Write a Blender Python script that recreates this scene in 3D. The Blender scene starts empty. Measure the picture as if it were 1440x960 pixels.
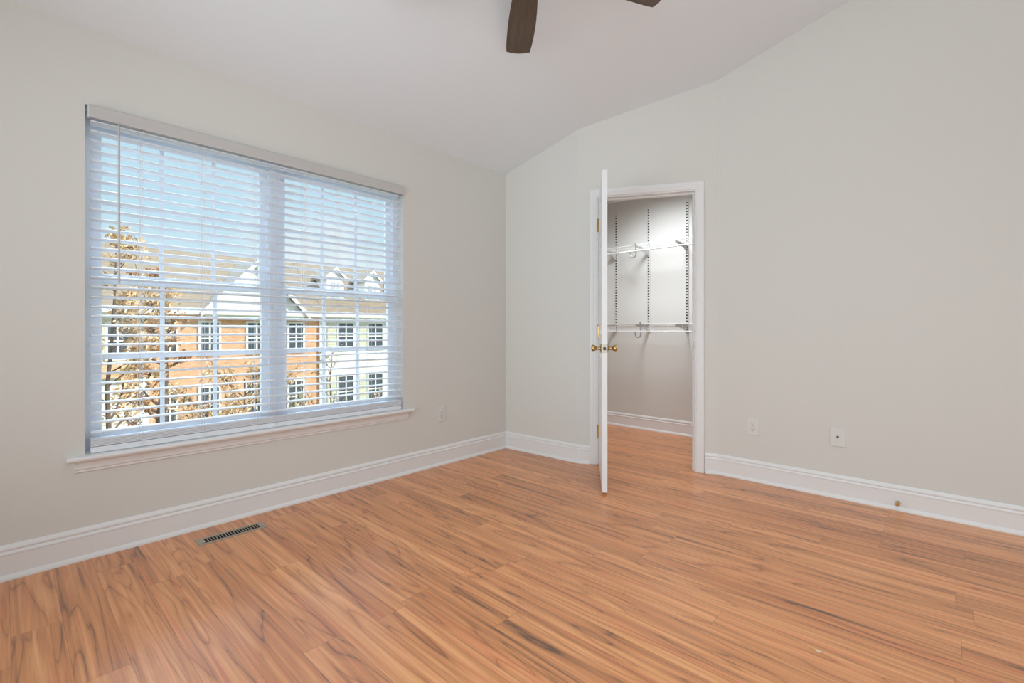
import bpy, bmesh, math, random
from mathutils import Vector, Matrix
R = math.radians
C = bpy.context.scene.collection
S = bpy.context.scene

# ------------------------------------------------------------------ camera
YAW = 42.8
F_PX = 662.0
cam_d = bpy.data.cameras.new('camera')
cam = bpy.data.objects.new('camera', cam_d)
C.objects.link(cam)
cam_d.sensor_width = 36.0
cam_d.lens = F_PX * 36.0 / 1440.0
cam_d.shift_y = -(480.0 - 464.4) / 1440.0
cam_d.clip_start = 0.05
cam.location = (0, 0, 1.04)
cam.rotation_euler = (R(90), 0, R(YAW - 90))
S.camera = cam

# ------------------------------------------------------------------ exposure
S.view_settings.view_transform = 'Standard'
S.view_settings.look = 'None'
S.view_settings.exposure = 0.0
S.view_settings.gamma = 1.0
S.view_settings.use_curve_mapping = False
S.cycles.max_bounces = 10
S.cycles.diffuse_bounces = 6
S.cycles.transparent_max_bounces = 16
S.cycles.sample_clamp_indirect = 6.0
S.cycles.use_denoising = True

# ------------------------------------------------------------------ sky, sun, added fill lamps
SKY_STRENGTH = 1.0
SKY_BOOST = 22.0
SUN_STRENGTH = 5.0
FILL_UP, FILL_DOWN, FILL_BACK, FILL_FAR, FILL_SIDE = 9.0, 11.5, 38.0, 17.5, 14.5
FILL_CLOSET = 12.0
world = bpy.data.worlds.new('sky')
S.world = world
world.use_nodes = True
wt = world.node_tree
wt.nodes.clear()
wo = wt.nodes.new('ShaderNodeOutputWorld')
wb = wt.nodes.new('ShaderNodeBackground')
tc = wt.nodes.new('ShaderNodeTexCoord')
sep = wt.nodes.new('ShaderNodeSeparateXYZ')
ramp = wt.nodes.new('ShaderNodeValToRGB')
ramp.color_ramp.elements[0].position = 0.0
ramp.color_ramp.elements[0].color = (0.80, 0.92, 0.98, 1)
ramp.color_ramp.elements[1].position = 0.55
ramp.color_ramp.elements[1].color = (0.62, 0.80, 1.0, 1)
e = ramp.color_ramp.elements.new(0.22)
e.color = (0.56, 0.80, 0.93, 1)
cn = wt.nodes.new('ShaderNodeTexNoise')
cn.inputs['Scale'].default_value = 3.5
cn.inputs['Detail'].default_value = 5
cr = wt.nodes.new('ShaderNodeMapRange')
cr.inputs['From Min'].default_value = 0.56
cr.inputs['From Max'].default_value = 0.72
cr.inputs['To Max'].default_value = 0.8
cm = wt.nodes.new('ShaderNodeMix')
cm.data_type = 'RGBA'
cm.inputs[7].default_value = (1, 1, 1, 1)
glow = wt.nodes.new('ShaderNodeMapRange')      # added bright patch of unseen sky, for floor sheen and blind glow
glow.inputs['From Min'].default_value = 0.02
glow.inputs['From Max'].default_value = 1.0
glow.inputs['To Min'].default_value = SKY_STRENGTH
glow.inputs['To Max'].default_value = SKY_BOOST
wt.links.new(tc.outputs['Generated'], sep.inputs[0])
def band(sock, a, b):
    n = wt.nodes.new('ShaderNodeMapRange')
    n.interpolation_type = 'SMOOTHSTEP'
    n.inputs['From Min'].default_value = a
    n.inputs['From Max'].default_value = b
    wt.links.new(sock, n.inputs['Value'])
    return n.outputs['Result']


def mul(a, b):
    n = wt.nodes.new('ShaderNodeMath')
    n.operation = 'MULTIPLY'
    wt.links.new(a, n.inputs[0])
    wt.links.new(b, n.inputs[1])
    return n.outputs[0]


glow_mask = mul(mul(band(sep.outputs['Z'], 0.43, 0.53), band(sep.outputs['Z'], 0.80, 0.68)), band(sep.outputs['Y'], 0.25, 0.5))
wt.links.new(glow_mask, glow.inputs['Value'])
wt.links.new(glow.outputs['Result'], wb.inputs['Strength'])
wt.links.new(sep.outputs['Z'], ramp.inputs[0])
wt.links.new(tc.outputs['Generated'], cn.inputs['Vector'])
wt.links.new(cn.outputs['Fac'], cr.inputs['Value'])
wt.links.new(cr.outputs['Result'], cm.inputs[0])
wt.links.new(ramp.outputs['Color'], cm.inputs[6])
wt.links.new(cm.outputs[2], wb.inputs['Color'])
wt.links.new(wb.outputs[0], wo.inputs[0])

sun_d = bpy.data.lights.new('sun', 'SUN')
sun_d.energy = SUN_STRENGTH
sun_d.color = (1.0, 0.95, 0.87)
sun_d.angle = R(0.6)
sun = bpy.data.objects.new('sun', sun_d)
C.objects.link(sun)
sun.rotation_euler = Vector((0.55, -0.62, 0.58)).to_track_quat('Z', 'Y').to_euler()


def area(name, loc, direction, sx, sy, power, col=(1, 1, 1), spread=180):
    d = bpy.data.lights.new(name, 'AREA')
    d.shape = 'RECTANGLE'
    d.size, d.size_y = sx, sy
    d.energy = power
    d.color = col
    d.spread = R(spread)
    o = bpy.data.objects.new(name, d)
    C.objects.link(o)
    o.location = loc
    o.rotation_euler = (-Vector(direction)).to_track_quat('Z', 'Y').to_euler()
    return o


# unseen fill lamps added above and behind the camera to brighten the room evenly
FILL_TINT = (0.83, 0.975, 1.05)
area('upward_fill_light', (0.3, -0.7, 0.8), (0.40, 0.75, 1.2), 1.6, 1.2, FILL_UP, FILL_TINT, 110)
area('overhead_fill_light', (1.3, 0.2, 2.9), (0.12, 0.1, -1), 2.2, 1.4, FILL_DOWN, FILL_TINT, 110)
area('rear_fill_light', (-0.92, -0.5, 1.3), (1, 0.1, 0.0), 2.2, 1.8, FILL_BACK, FILL_TINT)
area('rear_left_fill_light', (-0.92, 1.75, 1.3), (1, 0.0, 0.05), 1.8, 1.8, FILL_FAR, FILL_TINT, 110)
area('side_fill_light', (1.5, -2.95, 1.5), (0.1, 1, 0.0), 2.2, 1.5, FILL_SIDE, FILL_TINT)


# ------------------------------------------------------------------ materials
def new_mat(name):
    m = bpy.data.materials.new(name)
    m.use_nodes = True
    nt = m.node_tree
    return m, nt, nt.nodes['Principled BSDF']


def plain(name, col, rough=0.5, metal=0.0, bump=None, spec=0.5, var=0.0, vscale=8.0):
    m, nt, b = new_mat(name)
    b.inputs['Base Color'].default_value = (*col, 1)
    b.inputs['Roughness'].default_value = rough
    b.inputs['Metallic'].default_value = metal
    b.inputs['Specular IOR Level'].default_value = spec
    t = nt.nodes.new('ShaderNodeTexCoord')
    if bump:
        n = nt.nodes.new('ShaderNodeTexNoise')
        n.inputs['Scale'].default_value = bump[0]
        n.inputs['Detail'].default_value = 3
        bp = nt.nodes.new('ShaderNodeBump')
        bp.inputs['Strength'].default_value = bump[1]
        bp.inputs['Distance'].default_value = 0.002
        nt.links.new(t.outputs['Object'], n.inputs['Vector'])
        nt.links.new(n.outputs['Fac'], bp.inputs['Height'])
        nt.links.new(bp.outputs['Normal'], b.inputs['Normal'])
    if var:
        n = nt.nodes.new('ShaderNodeTexNoise')
        n.inputs['Scale'].default_value = vscale
        n.inputs['Detail'].default_value = 4
        mr = nt.nodes.new('ShaderNodeMapRange')
        mr.inputs['To Min'].default_value = 1 - var
        mr.inputs['To Max'].default_value = 1 + var
        hs = nt.nodes.new('ShaderNodeHueSaturation')
        hs.inputs['Color'].default_value = (*col, 1)
        nt.links.new(t.outputs['Object'], n.inputs['Vector'])
        nt.links.new(n.outputs['Fac'], mr.inputs['Value'])
        nt.links.new(mr.outputs['Result'], hs.inputs['Value'])
        nt.links.new(hs.outputs['Color'], b.inputs['Base Color'])
    return m


WALL = plain('wall_paint', (0.70, 0.682, 0.645), 0.85, bump=(260, 0.05), spec=0.2)
CEIL = plain('ceiling_paint', (0.78, 0.80, 0.82), 0.9, bump=(200, 0.05), spec=0.15)
TRIM = plain('trim_paint', (0.80, 0.79, 0.785), 0.35, spec=0.4)
DOORP = plain('door_paint', (0.80, 0.79, 0.785), 0.38, spec=0.4)
VINYL = plain('window_vinyl', (0.80, 0.83, 0.88), 0.4)
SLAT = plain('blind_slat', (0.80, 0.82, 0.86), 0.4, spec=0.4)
VALANCE = plain('blind_valance', (0.56, 0.54, 0.525), 0.5, spec=0.3)  # greyer than the slats: its weaker light is put into the colour
CORD = plain('blind_cord', (0.72, 0.73, 0.75), 0.8)
WAND = plain('blind_wand', (0.55, 0.53, 0.52), 0.3)
BRASS = plain('brass', (0.50, 0.34, 0.15), 0.24, 1.0)
LATCHP = plain('latch_plate_metal', (0.62, 0.57, 0.47), 0.4, 0.3)
STEEL = plain('steel', (0.5, 0.5, 0.5), 0.35, 1.0)
DARKSTEEL = plain('latch_steel', (0.12, 0.11, 0.10), 0.4, 0.8)
WHITEPL = plain('white_plastic', (0.72, 0.705, 0.68), 0.35)
SLOT = plain('outlet_slot', (0.06, 0.055, 0.05), 0.6)
WIRE = plain('white_coated_wire', (0.82, 0.81, 0.79), 0.35)
STANDARD = plain('shelf_standard_enamel', (0.68, 0.67, 0.655), 0.4)
SLOT_SHADE = plain('shelf_standard_slot_shade', (0.05, 0.05, 0.048), 0.6)  # near-black: the shade inside the slots is put into the colour
BRACKET = plain('bracket_enamel', (0.58, 0.57, 0.55), 0.45)
HOOKM = plain('grey_hook', (0.33, 0.33, 0.33), 0.4, 0.5)
VENTM = plain('vent_metal', (0.42, 0.36, 0.29), 0.42, 0.35, var=0.1, vscale=20)
BLACK = plain('duct_shade_black', (0.008, 0.007, 0.006), 0.8)
FANM = plain('fan_bronze', (0.08, 0.06, 0.045), 0.35, 0.8)
PAPER = plain('paper_scrap', (0.75, 0.70, 0.62), 0.8)
LAMPG = plain('fill_fixture_glass', (0.85, 0.85, 0.82), 0.3)


def glass_mat():
    m, nt, b = new_mat('window_glass')
    nt.nodes.remove(b)
    out = nt.nodes['Material Output']
    tr = nt.nodes.new('ShaderNodeBsdfTransparent')
    tr.inputs[0].default_value = (0.97, 0.985, 0.98, 1)
    gl = nt.nodes.new('ShaderNodeBsdfGlossy')
    gl.inputs['Roughness'].default_value = 0.02
    fr = nt.nodes.new('ShaderNodeFresnel')
    fr.inputs[0].default_value = 1.3
    mx = nt.nodes.new('ShaderNodeMixShader')
    nt.links.new(fr.outputs[0], mx.inputs[0])
    nt.links.new(tr.outputs[0], mx.inputs[1])
    nt.links.new(gl.outputs[0], mx.inputs[2])
    nt.links.new(mx.outputs[0], out.inputs[0])
    return m


GLASS = glass_mat()


def nd(nt, t, **kw):
    n = nt.nodes.new(t)
    for k, v in kw.items():
        setattr(n, k, v)
    return n


def math_node(nt, op, a, b=None, c=None):
    n = nd(nt, 'ShaderNodeMath', operation=op)
    for i, v in enumerate((a, b, c)):
        if v is None:
            continue
        if isinstance(v, (int, float)):
            n.inputs[i].default_value = v
        else:
            nt.links.new(v, n.inputs[i])
    return n.outputs[0]


def floor_mat():
    m, nt, b = new_mat('laminate_floor')
    L = nt.links
    M = lambda *a: math_node(nt, *a)
    t = nd(nt, 'ShaderNodeTexCoord')
    sp = nd(nt, 'ShaderNodeSeparateXYZ')
    L.new(t.outputs['Object'], sp.inputs[0])
    W, LEN = 0.128, 1.215
    xr = M('DIVIDE', M('ADD', sp.outputs['X'], 0.112), W)
    row = M('FLOOR', xr)
    fx = M('FRACT', xr)
    wn = nd(nt, 'ShaderNodeTexWhiteNoise', noise_dimensions='1D')
    L.new(row, wn.inputs['W'])
    yr = M('ADD', M('DIVIDE', sp.outputs['Y'], LEN), M('MULTIPLY', wn.outputs['Value'], 7.3))
    col = M('FLOOR', yr)
    fy = M('FRACT', yr)
    cb = nd(nt, 'ShaderNodeCombineXYZ')
    L.new(row, cb.inputs[0])
    L.new(col, cb.inputs[1])
    wn2 = nd(nt, 'ShaderNodeTexWhiteNoise', noise_dimensions='3D')
    L.new(cb.outputs[0], wn2.inputs['Vector'])
    rs = nd(nt, 'ShaderNodeSeparateColor')
    L.new(wn2.outputs['Color'], rs.inputs[0])
    # grain coordinates, different on each board
    gx = M('ADD', sp.outputs['X'], M('MULTIPLY', rs.outputs[0], 11.0))
    gy = M('ADD', sp.outputs['Y'], M('MULTIPLY', rs.outputs[1], 37.0))

    def vec(sx, sy):
        v = nd(nt, 'ShaderNodeCombineXYZ')
        L.new(M('MULTIPLY', gx, sx), v.inputs[0])
        L.new(M('MULTIPLY', gy, sy), v.inputs[1])
        L.new(rs.outputs[2], v.inputs[2])
        return v.outputs[0]

    def noise(v, sc, det, dist=0.0, rough=0.5):
        n = nd(nt, 'ShaderNodeTexNoise')
        n.inputs['Scale'].default_value = sc
        n.inputs['Detail'].default_value = det
        n.inputs['Distortion'].default_value = dist
        n.inputs['Roughness'].default_value = rough
        L.new(v, n.inputs['Vector'])
        return n.outputs['Fac']
    # contour lines of a slow field along the board: long streaks that close into cathedral loops
    field = noise(vec(7.5, 0.62), 1.0, 2.5, 0.5, 0.5)
    rings = M('FRACT', M('MULTIPLY', field, 9.0))
    ringl = nd(nt, 'ShaderNodeValToRGB')
    els = ringl.color_ramp.elements
    els[0].position, els[0].color = 0.0, (0.0, 0.0, 0.0, 1)
    els[1].position, els[1].color = 1.0, (0.0, 0.0, 0.0, 1)
    for p, v in ((0.05, 0.50), (0.30, 0.85), (0.70, 0.75), (0.93, 0.50)):
        el = els.new(p)
        el.color = (v, v, v, 1)
    L.new(rings, ringl.inputs[0])
    streak = noise(vec(62.0, 0.85), 1.0, 5.0, 0.5, 0.65)
    broad = noise(vec(17.0, 0.5), 1.0, 4.0, 1.0, 0.6)
    fine = noise(vec(240.0, 6.0), 1.0, 2.0)
    tone = M('ADD', M('ADD', M('MULTIPLY', ringl.outputs['Color'], 0.22),
                      M('MULTIPLY', streak, 0.44)), M('ADD', M('MULTIPLY', broad, 0.52), M('MULTIPLY', fine, 0.10)))
    tone = M('ADD', tone, M('SUBTRACT', M('MULTIPLY', rs.outputs[2], 0.08), 0.092))
    cramp = nd(nt, 'ShaderNodeValToRGB')
    els = cramp.color_ramp.elements
    els[0].position, els[0].color = 0.40, (0.150, 0.070, 0.040, 1)
    els[1].position, els[1].color = 0.78, (0.840, 0.405, 0.175, 1)
    for p, c in ((0.475, (0.365, 0.144, 0.056)), (0.57, (0.560, 0.220, 0.082)), (0.66, (0.680, 0.285, 0.110))):
        el = els.new(p)
        el.color = (*c, 1)
    L.new(tone, cramp.inputs[0])
    # seams
    ex = M('MINIMUM', fx, M('SUBTRACT', 1.0, fx))
    ey = M('MINIMUM', fy, M('SUBTRACT', 1.0, fy))
    sx = M('LESS_THAN', ex, 0.0065)
    sy = M('LESS_THAN', ey, 0.0009)
    seam = M('MAXIMUM', sx, sy)
    # reddish strands run along some of the grain
    red = noise(vec(24.0, 0.6), 1.7, 3.0, 0.6, 0.55)
    rm = nd(nt, 'ShaderNodeMapRange')
    rm.inputs['From Min'].default_value = 0.50
    rm.inputs['From Max'].default_value = 0.68
    rm.inputs['To Max'].default_value = 0.60
    L.new(red, rm.inputs['Value'])
    rx = nd(nt, 'ShaderNodeMix', data_type='RGBA', blend_type='MULTIPLY')
    L.new(rm.outputs['Result'], rx.inputs[0])
    L.new(cramp.outputs['Color'], rx.inputs[6])
    rx.inputs[7].default_value = (1.0, 0.76, 0.78, 1)
    mx = nd(nt, 'ShaderNodeMix', data_type='RGBA')
    L.new(M('MULTIPLY', seam, 0.42), mx.inputs[0])
    L.new(rx.outputs[2], mx.inputs[6])
    mx.inputs[7].default_value = (0.12, 0.05, 0.025, 1)
    L.new(mx.outputs[2], b.inputs['Base Color'])
    rr = nd(nt, 'ShaderNodeMapRange')
    rr.inputs['To Min'].default_value = 0.27
    rr.inputs['To Max'].default_value = 0.36
    L.new(streak, rr.inputs['Value'])
    L.new(rr.outputs['Result'], b.inputs['Roughness'])
    b.inputs['Specular IOR Level'].default_value = 1.0
    bp = nd(nt, 'ShaderNodeBump')
    bp.inputs['Strength'].default_value = 0.12
    bp.inputs['Distance'].default_value = 0.001
    L.new(M('SUBTRACT', M('MULTIPLY', streak, 0.5), seam), bp.inputs['Height'])
    L.new(bp.outputs['Normal'], b.inputs['Normal'])
    return m


FLOOR = floor_mat()


def wood_mat(name, c0, c1, axis=0, rough=0.4):
    m, nt, b = new_mat(name)
    t = nd(nt, 'ShaderNodeTexCoord')
    mp = nd(nt, 'ShaderNodeMapping')
    sc = [90, 90, 90]
    sc[axis] = 3
    mp.inputs['Scale'].default_value = sc
    n = nd(nt, 'ShaderNodeTexNoise')
    n.inputs['Scale'].default_value = 1
    n.inputs['Detail'].default_value = 4
    r = nd(nt, 'ShaderNodeValToRGB')
    r.color_ramp.elements[0].position = 0.3
    r.color_ramp.elements[0].color = (*c0, 1)
    r.color_ramp.elements[1].position = 0.7
    r.color_ramp.elements[1].color = (*c1, 1)
    nt.links.new(t.outputs['Object'], mp.inputs[0])
    nt.links.new(mp.outputs[0], n.inputs['Vector'])
    nt.links.new(n.outputs['Fac'], r.inputs[0])
    nt.links.new(r.outputs[0], b.inputs['Base Color'])
    b.inputs['Roughness'].default_value = rough
    return m


WALNUT = wood_mat('walnut_blade', (0.055, 0.030, 0.016), (0.11, 0.062, 0.036), 0, 0.38)


def brick_mat():
    m, nt, b = new_mat('brick')
    t = nd(nt, 'ShaderNodeTexCoord')
    sp = nd(nt, 'ShaderNodeSeparateXYZ')
    cb = nd(nt, 'ShaderNodeCombineXYZ')
    nt.links.new(t.outputs['Object'], sp.inputs[0])
    nt.links.new(math_node(nt, 'ADD', sp.outputs['X'], sp.outputs['Y']), cb.inputs[0])
    nt.links.new(sp.outputs['Z'], cb.inputs[1])
    br = nd(nt, 'ShaderNodeTexBrick')
    br.inputs['Scale'].default_value = 1.0
    br.inputs['Brick Width'].default_value = 0.21
    br.inputs['Row Height'].default_value = 0.075
    br.inputs['Mortar Size'].default_value = 0.008
    br.inputs['Color1'].default_value = (0.66, 0.32, 0.16, 1)
    br.inputs['Color2'].default_value = (0.80, 0.45, 0.25, 1)
    br.inputs['Mortar'].default_value = (0.62, 0.50, 0.40, 1)
    nt.links.new(cb.outputs[0], br.inputs['Vector'])
    nt.links.new(br.outputs['Color'], b.inputs['Base Color'])
    b.inputs['Roughness'].default_value = 0.9
    return m


def lines_mat(name, col, dark, period, axis='Z'):
    m, nt, b = new_mat(name)
    t = nd(nt, 'ShaderNodeTexCoord')
    sp = nd(nt, 'ShaderNodeSeparateXYZ')
    nt.links.new(t.outputs['Object'], sp.inputs[0])
    f = math_node(nt, 'FRACT', math_node(nt, 'DIVIDE', sp.outputs[axis], period))
    ls = math_node(nt, 'LESS_THAN', f, 0.12)
    n = nd(nt, 'ShaderNodeTexNoise')
    n.inputs['Scale'].default_value = 2.5
    n.inputs['Detail'].default_value = 8
    nt.links.new(t.outputs['Object'], n.inputs['Vector'])
    mx = nd(nt, 'ShaderNodeMix', data_type='RGBA')
    nt.links.new(ls, mx.inputs[0])
    mx.inputs[6].default_value = (*col, 1)
    mx.inputs[7].default_value = (*dark, 1)
    hs = nd(nt, 'ShaderNodeHueSaturation')
    mr = nd(nt, 'ShaderNodeMapRange')
    mr.inputs['To Min'].default_value = 0.8
    mr.inputs['To Max'].default_value = 1.2
    nt.links.new(n.outputs['Fac'], mr.inputs['Value'])
    nt.links.new(mr.outputs['Result'], hs.inputs['Value'])
    nt.links.new(mx.outputs[2], hs.inputs['Color'])
    nt.links.new(hs.outputs[0], b.inputs['Base Color'])
    b.inputs['Roughness'].default_value = 0.9
    b.inputs['Specular IOR Level'].default_value = 0.2
    return m


BRICK = brick_mat()
SHINGLE = lines_mat('roof_shingles', (0.32, 0.255, 0.185), (0.23, 0.185, 0.135), 0.14)
SIDING = lines_mat('white_siding', (0.78, 0.77, 0.73), (0.6, 0.6, 0.58), 0.13)
SIDING2 = lines_mat('pale_green_siding', (0.62, 0.64, 0.54), (0.45, 0.47, 0.40), 0.13)
XTRIM = plain('exterior_white', (0.80, 0.80, 0.77), 0.6)
XGLASS = plain('far_window_glass', (0.07, 0.09, 0.11), 0.12)
XGLASS2 = plain('sky_reflection_glass', (0.50, 0.52, 0.53), 0.2)  # pale tone paints in the sky reflected by the dormer panes
SHUTTER = plain('shutter_paint', (0.66, 0.66, 0.52), 0.6)
GROUND = plain('grass_ground', (0.20, 0.20, 0.09), 0.95, var=0.4, vscale=1.5)
BARK = plain('tree_bark', (0.13, 0.085, 0.06), 0.9, var=0.3, vscale=14)


def leaf_mat(name, c0, c1):
    m, nt, b = new_mat(name)
    g = nd(nt, 'ShaderNodeNewGeometry')
    r = nd(nt, 'ShaderNodeValToRGB')
    r.color_ramp.elements[0].color = (*c0, 1)
    r.color_ramp.elements[1].color = (*c1, 1)
    nt.links.new(g.outputs['Random Per Island'], r.inputs[0])
    nt.links.new(r.outputs[0], b.inputs['Base Color'])
    b.inputs['Roughness'].default_value = 0.8
    return m


LEAF_RUST = leaf_mat('rust_leaves', (0.24, 0.11, 0.045), (0.60, 0.34, 0.16))
LEAF_TAN = leaf_mat('tan_leaves', (0.42, 0.26, 0.13), (0.78, 0.56, 0.32))
LEAF_OLIVE = leaf_mat('olive_leaves', (0.16, 0.14, 0.07), (0.44, 0.37, 0.2))


# ------------------------------------------------------------------ mesh helper
class MB:
    def __init__(self):
        self.v, self.f = [], []

    def add(self, vs, fs):
        n = len(self.v)
        self.v += [tuple(p) for p in vs]
        self.f += [[i + n for i in q] for q in fs]
        return self

    def box(self, x0, x1, y0, y1, z0, z1, bev=0.0, mat=None):
        x0, x1 = min(x0, x1), max(x0, x1)
        y0, y1 = min(y0, y1), max(y0, y1)
        z0, z1 = min(z0, z1), max(z0, z1)
        if bev <= 0:
            vs = [(x, y, z) for z in (z0, z1) for x, y in ((x0, y0), (x1, y0), (x1, y1), (x0, y1))]
            fs = [[3, 2, 1, 0], [4, 5, 6, 7]] + [[i, (i + 1) % 4, (i + 1) % 4 + 4, i + 4] for i in range(4)]
        else:
            b = bmesh.new()
            bmesh.ops.create_cube(b, size=1.0)
            for q in b.verts:
                q.co = Vector(((x0 + x1) / 2 + q.co.x * (x1 - x0), (y0 + y1) / 2 + q.co.y * (y1 - y0),
                               (z0 + z1) / 2 + q.co.z * (z1 - z0)))
            bmesh.ops.bevel(b, geom=b.edges[:], offset=bev, segments=2, profile=0.5, affect='EDGES')
            b.verts.index_update()
            vs = [q.co[:] for q in b.verts]
            fs = [[q.index for q in f.verts] for f in b.faces]
            b.free()
        if mat is not None:
            vs = [(mat @ Vector(p))[:] for p in vs]
        return self.add(vs, fs)

    def tube(self, pts, r, n=8, cap=True):
        pts = [Vector(p) for p in pts]
        rs = r if isinstance(r, (list, tuple)) else [r] * len(pts)
        vs, fs = [], []
        up = None
        for i, p in enumerate(pts):
            d = (pts[min(i + 1, len(pts) - 1)] - pts[max(i - 1, 0)]).normalized()
            if up is None:
                up = d.orthogonal().normalized()
            else:
                up = (up - d * up.dot(d))
                up = up.normalized() if up.length > 1e-6 else d.orthogonal().normalized()
            w = d.cross(up)
            for k in range(n):
                a = 2 * math.pi * k / n
                vs.append(p + (up * math.cos(a) + w * math.sin(a)) * rs[i])
        for i in range(len(pts) - 1):
            for k in range(n):
                fs.append([i * n + k, i * n + (k + 1) % n, (i + 1) * n + (k + 1) % n, (i + 1) * n + k])
        if cap:
            fs.append(list(range(n))[::-1])
            fs.append([(len(pts) - 1) * n + k for k in range(n)])
        return self.add(vs, fs)

    def lathe(self, prof, n=24, mat=None):
        """prof: (radius, z) pairs, about +Z, moved by mat"""
        vs, fs = [], []
        for r, z in prof:
            for k in range(n):
                a = 2 * math.pi * k / n
                vs.append(Vector((r * math.cos(a), r * math.sin(a), z)))
        for i in range(len(prof) - 1):
            for k in range(n):
                fs.append([i * n + k, i * n + (k + 1) % n, (i + 1) * n + (k + 1) % n, (i + 1) * n + k])
        fs.append(list(range(n))[::-1])
        fs.append([(len(prof) - 1) * n + k for k in range(n)])
        if mat is not None:
            vs = [mat @ v for v in vs]
        return self.add(vs, fs)

    def prism(self, poly, a, b):
        """poly: list of 3D points (planar); extruded by vector b-a"""
        d = Vector(b) - Vector(a)
        n = len(poly)
        vs = [Vector(p) for p in poly] + [Vector(p) + d for p in poly]
        fs = [list(range(n))[::-1], list(range(n, 2 * n))] + [[i, (i + 1) % n, (i + 1) % n + n, i + n] for i in range(n)]
        return self.add(vs, fs)

    def sweep(self, prof, path, side=1):
        """prof: (out, z); path: 2D points; mitred; out is to the left of travel * side"""
        pts = [Vector(p) for p in path]
        vs, fs = [], []
        n = len(prof)
        for i, p in enumerate(pts):
            ds = []
            if i > 0:
                ds.append((pts[i] - pts[i - 1]).normalized())
            if i < len(pts) - 1:
                ds.append((pts[i + 1] - pts[i]).normalized())
            ns = [Vector((-d.y, d.x)) * side for d in ds]
            m = sum(ns, Vector((0, 0))).normalized()
            k = 1.0 / max(0.3, m.dot(ns[0]))
            for o, z in prof:
                vs.append((p.x + m.x * o * k, p.y + m.y * o * k, z))
        for i in range(len(pts) - 1):
            for j in range(n):
                fs.append([i * n + j, i * n + (j + 1) % n, (i + 1) * n + (j + 1) % n, (i + 1) * n + j])
        fs.append(list(range(n))[::-1])
        fs.append([(len(pts) - 1) * n + j for j in range(n)])
        return self.add(vs, fs)

    def build(self, name, mat, parent=None, smooth=False, loc=None):
        me = bpy.data.meshes.new(name)
        vs = self.v
        if loc is not None:
            vs = [(p[0] - loc[0], p[1] - loc[1], p[2] - loc[2]) for p in vs]
        me.from_pydata(vs, [], self.f)
        me.materials.append(mat)
        b = bmesh.new()
        b.from_mesh(me)
        bmesh.ops.recalc_face_normals(b, faces=b.faces[:])
        b.to_mesh(me)
        b.free()
        if smooth:
            me.polygons.foreach_set('use_smooth', [True] * len(me.polygons))
            try:
                me.set_sharp_from_angle(angle=R(40))
            except Exception:
                pass
        o = bpy.data.objects.new(name, me)
        C.objects.link(o)
        if loc is not None:
            o.location = loc
        if parent is not None:
            o.parent = parent
        return o


def tag(o, label, cat, group=None, kind=None):
    o['label'] = label
    o['category'] = cat
    if group:
        o['group'] = group
    if kind:
        o['kind'] = kind
    return o


def thing(name, label, cat, loc=(0, 0, 0), rz=0.0, group=None, kind=None):
    o = bpy.data.objects.new(name, None)
    o.empty_display_size = 0.1
    C.objects.link(o)
    o.location = loc
    o.rotation_euler = (0, 0, rz)
    return tag(o, label, cat, group, kind)


def struct(o, label, cat):
    return tag(o, label, cat, None, 'structure')


def copy_tree(o, parent=None):
    c = o.copy()
    C.objects.link(c)
    c.parent = parent
    for ch in list(o.children):
        copy_tree(ch, c)
    return c


# ------------------------------------------------------------------ room numbers
WY = 2.89            # window wall plane
AX, BX0, BY0 = 3.04, 3.04, 2.205   # far wall, start of the angled door wall
CX, CY1 = 3.527, 1.231              # right wall
UX, UY = 0.4472, -0.8944           # along the angled wall
NX, NY = -0.8944, -0.4472          # into the room
BLEN = 1.0890
QA = 0.085
BACKX, SIDEY = -1.0, -3.05         # walls behind the camera
RIDGE_Y = -0.08
Z0, PITCH = 2.427, 0.26
CLX, CLY0 = 4.58, 0.75             # closet back wall and right wall
CLZ = 2.445
TH = 0.10


def ceil_z(y):
    return Z0 + PITCH * (WY - max(y, RIDGE_Y)) - (PITCH * (RIDGE_Y - y) if y < RIDGE_Y else 0)


def bpt(q, o=0.0):
    """point on the angled wall: q along it, o into the room"""
    return (BX0 + UX * q + NX * o, BY0 + UY * q + NY * o)


# floor
o = MB().box(BACKX - 0.15, CLX + 0.15, SIDEY - 0.15, WY + 0.15, -0.12, 0.0).build('floor', FLOOR)
struct(o, 'orange brown wood laminate floor running toward the window wall', 'floor')

# ceiling: two slopes meeting at a ridge
yA, yR, yB = WY + 0.2, RIDGE_Y, SIDEY - 0.2
prof = [(yA, ceil_z(WY) - PITCH * 0.2), (yR, ceil_z(yR)), (yB, ceil_z(yB))]
poly = [(BACKX - 0.2, y, z) for y, z in prof] + [(BACKX - 0.2, y, z + 0.18) for y, z in reversed(prof)]
o = MB().prism(poly, (0, 0, 0), (CX + 0.25 - BACKX + 0.2, 0, 0)).build('ceiling', CEIL)
struct(o, 'white sloped vaulted ceiling', 'ceiling')

# window wall with its opening
OX0, OX1, OZ0, OZ1 = 0.252, 1.963, 0.452, 2.073
w = MB()
wt_ = 0.16
w.box(BACKX, OX0, WY, WY + wt_, 0, Z0 + 0.02)
w.box(OX1, CLX + TH, WY, WY + wt_, 0, Z0 + 0.02)
w.box(OX0, OX1, WY, WY + wt_, 0, OZ0)
w.box(OX0, OX1, WY, WY + wt_, OZ1, Z0 + 0.02)
struct(w.build('wall_left', WALL), 'off white wall around the wide window', 'wall')


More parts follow.
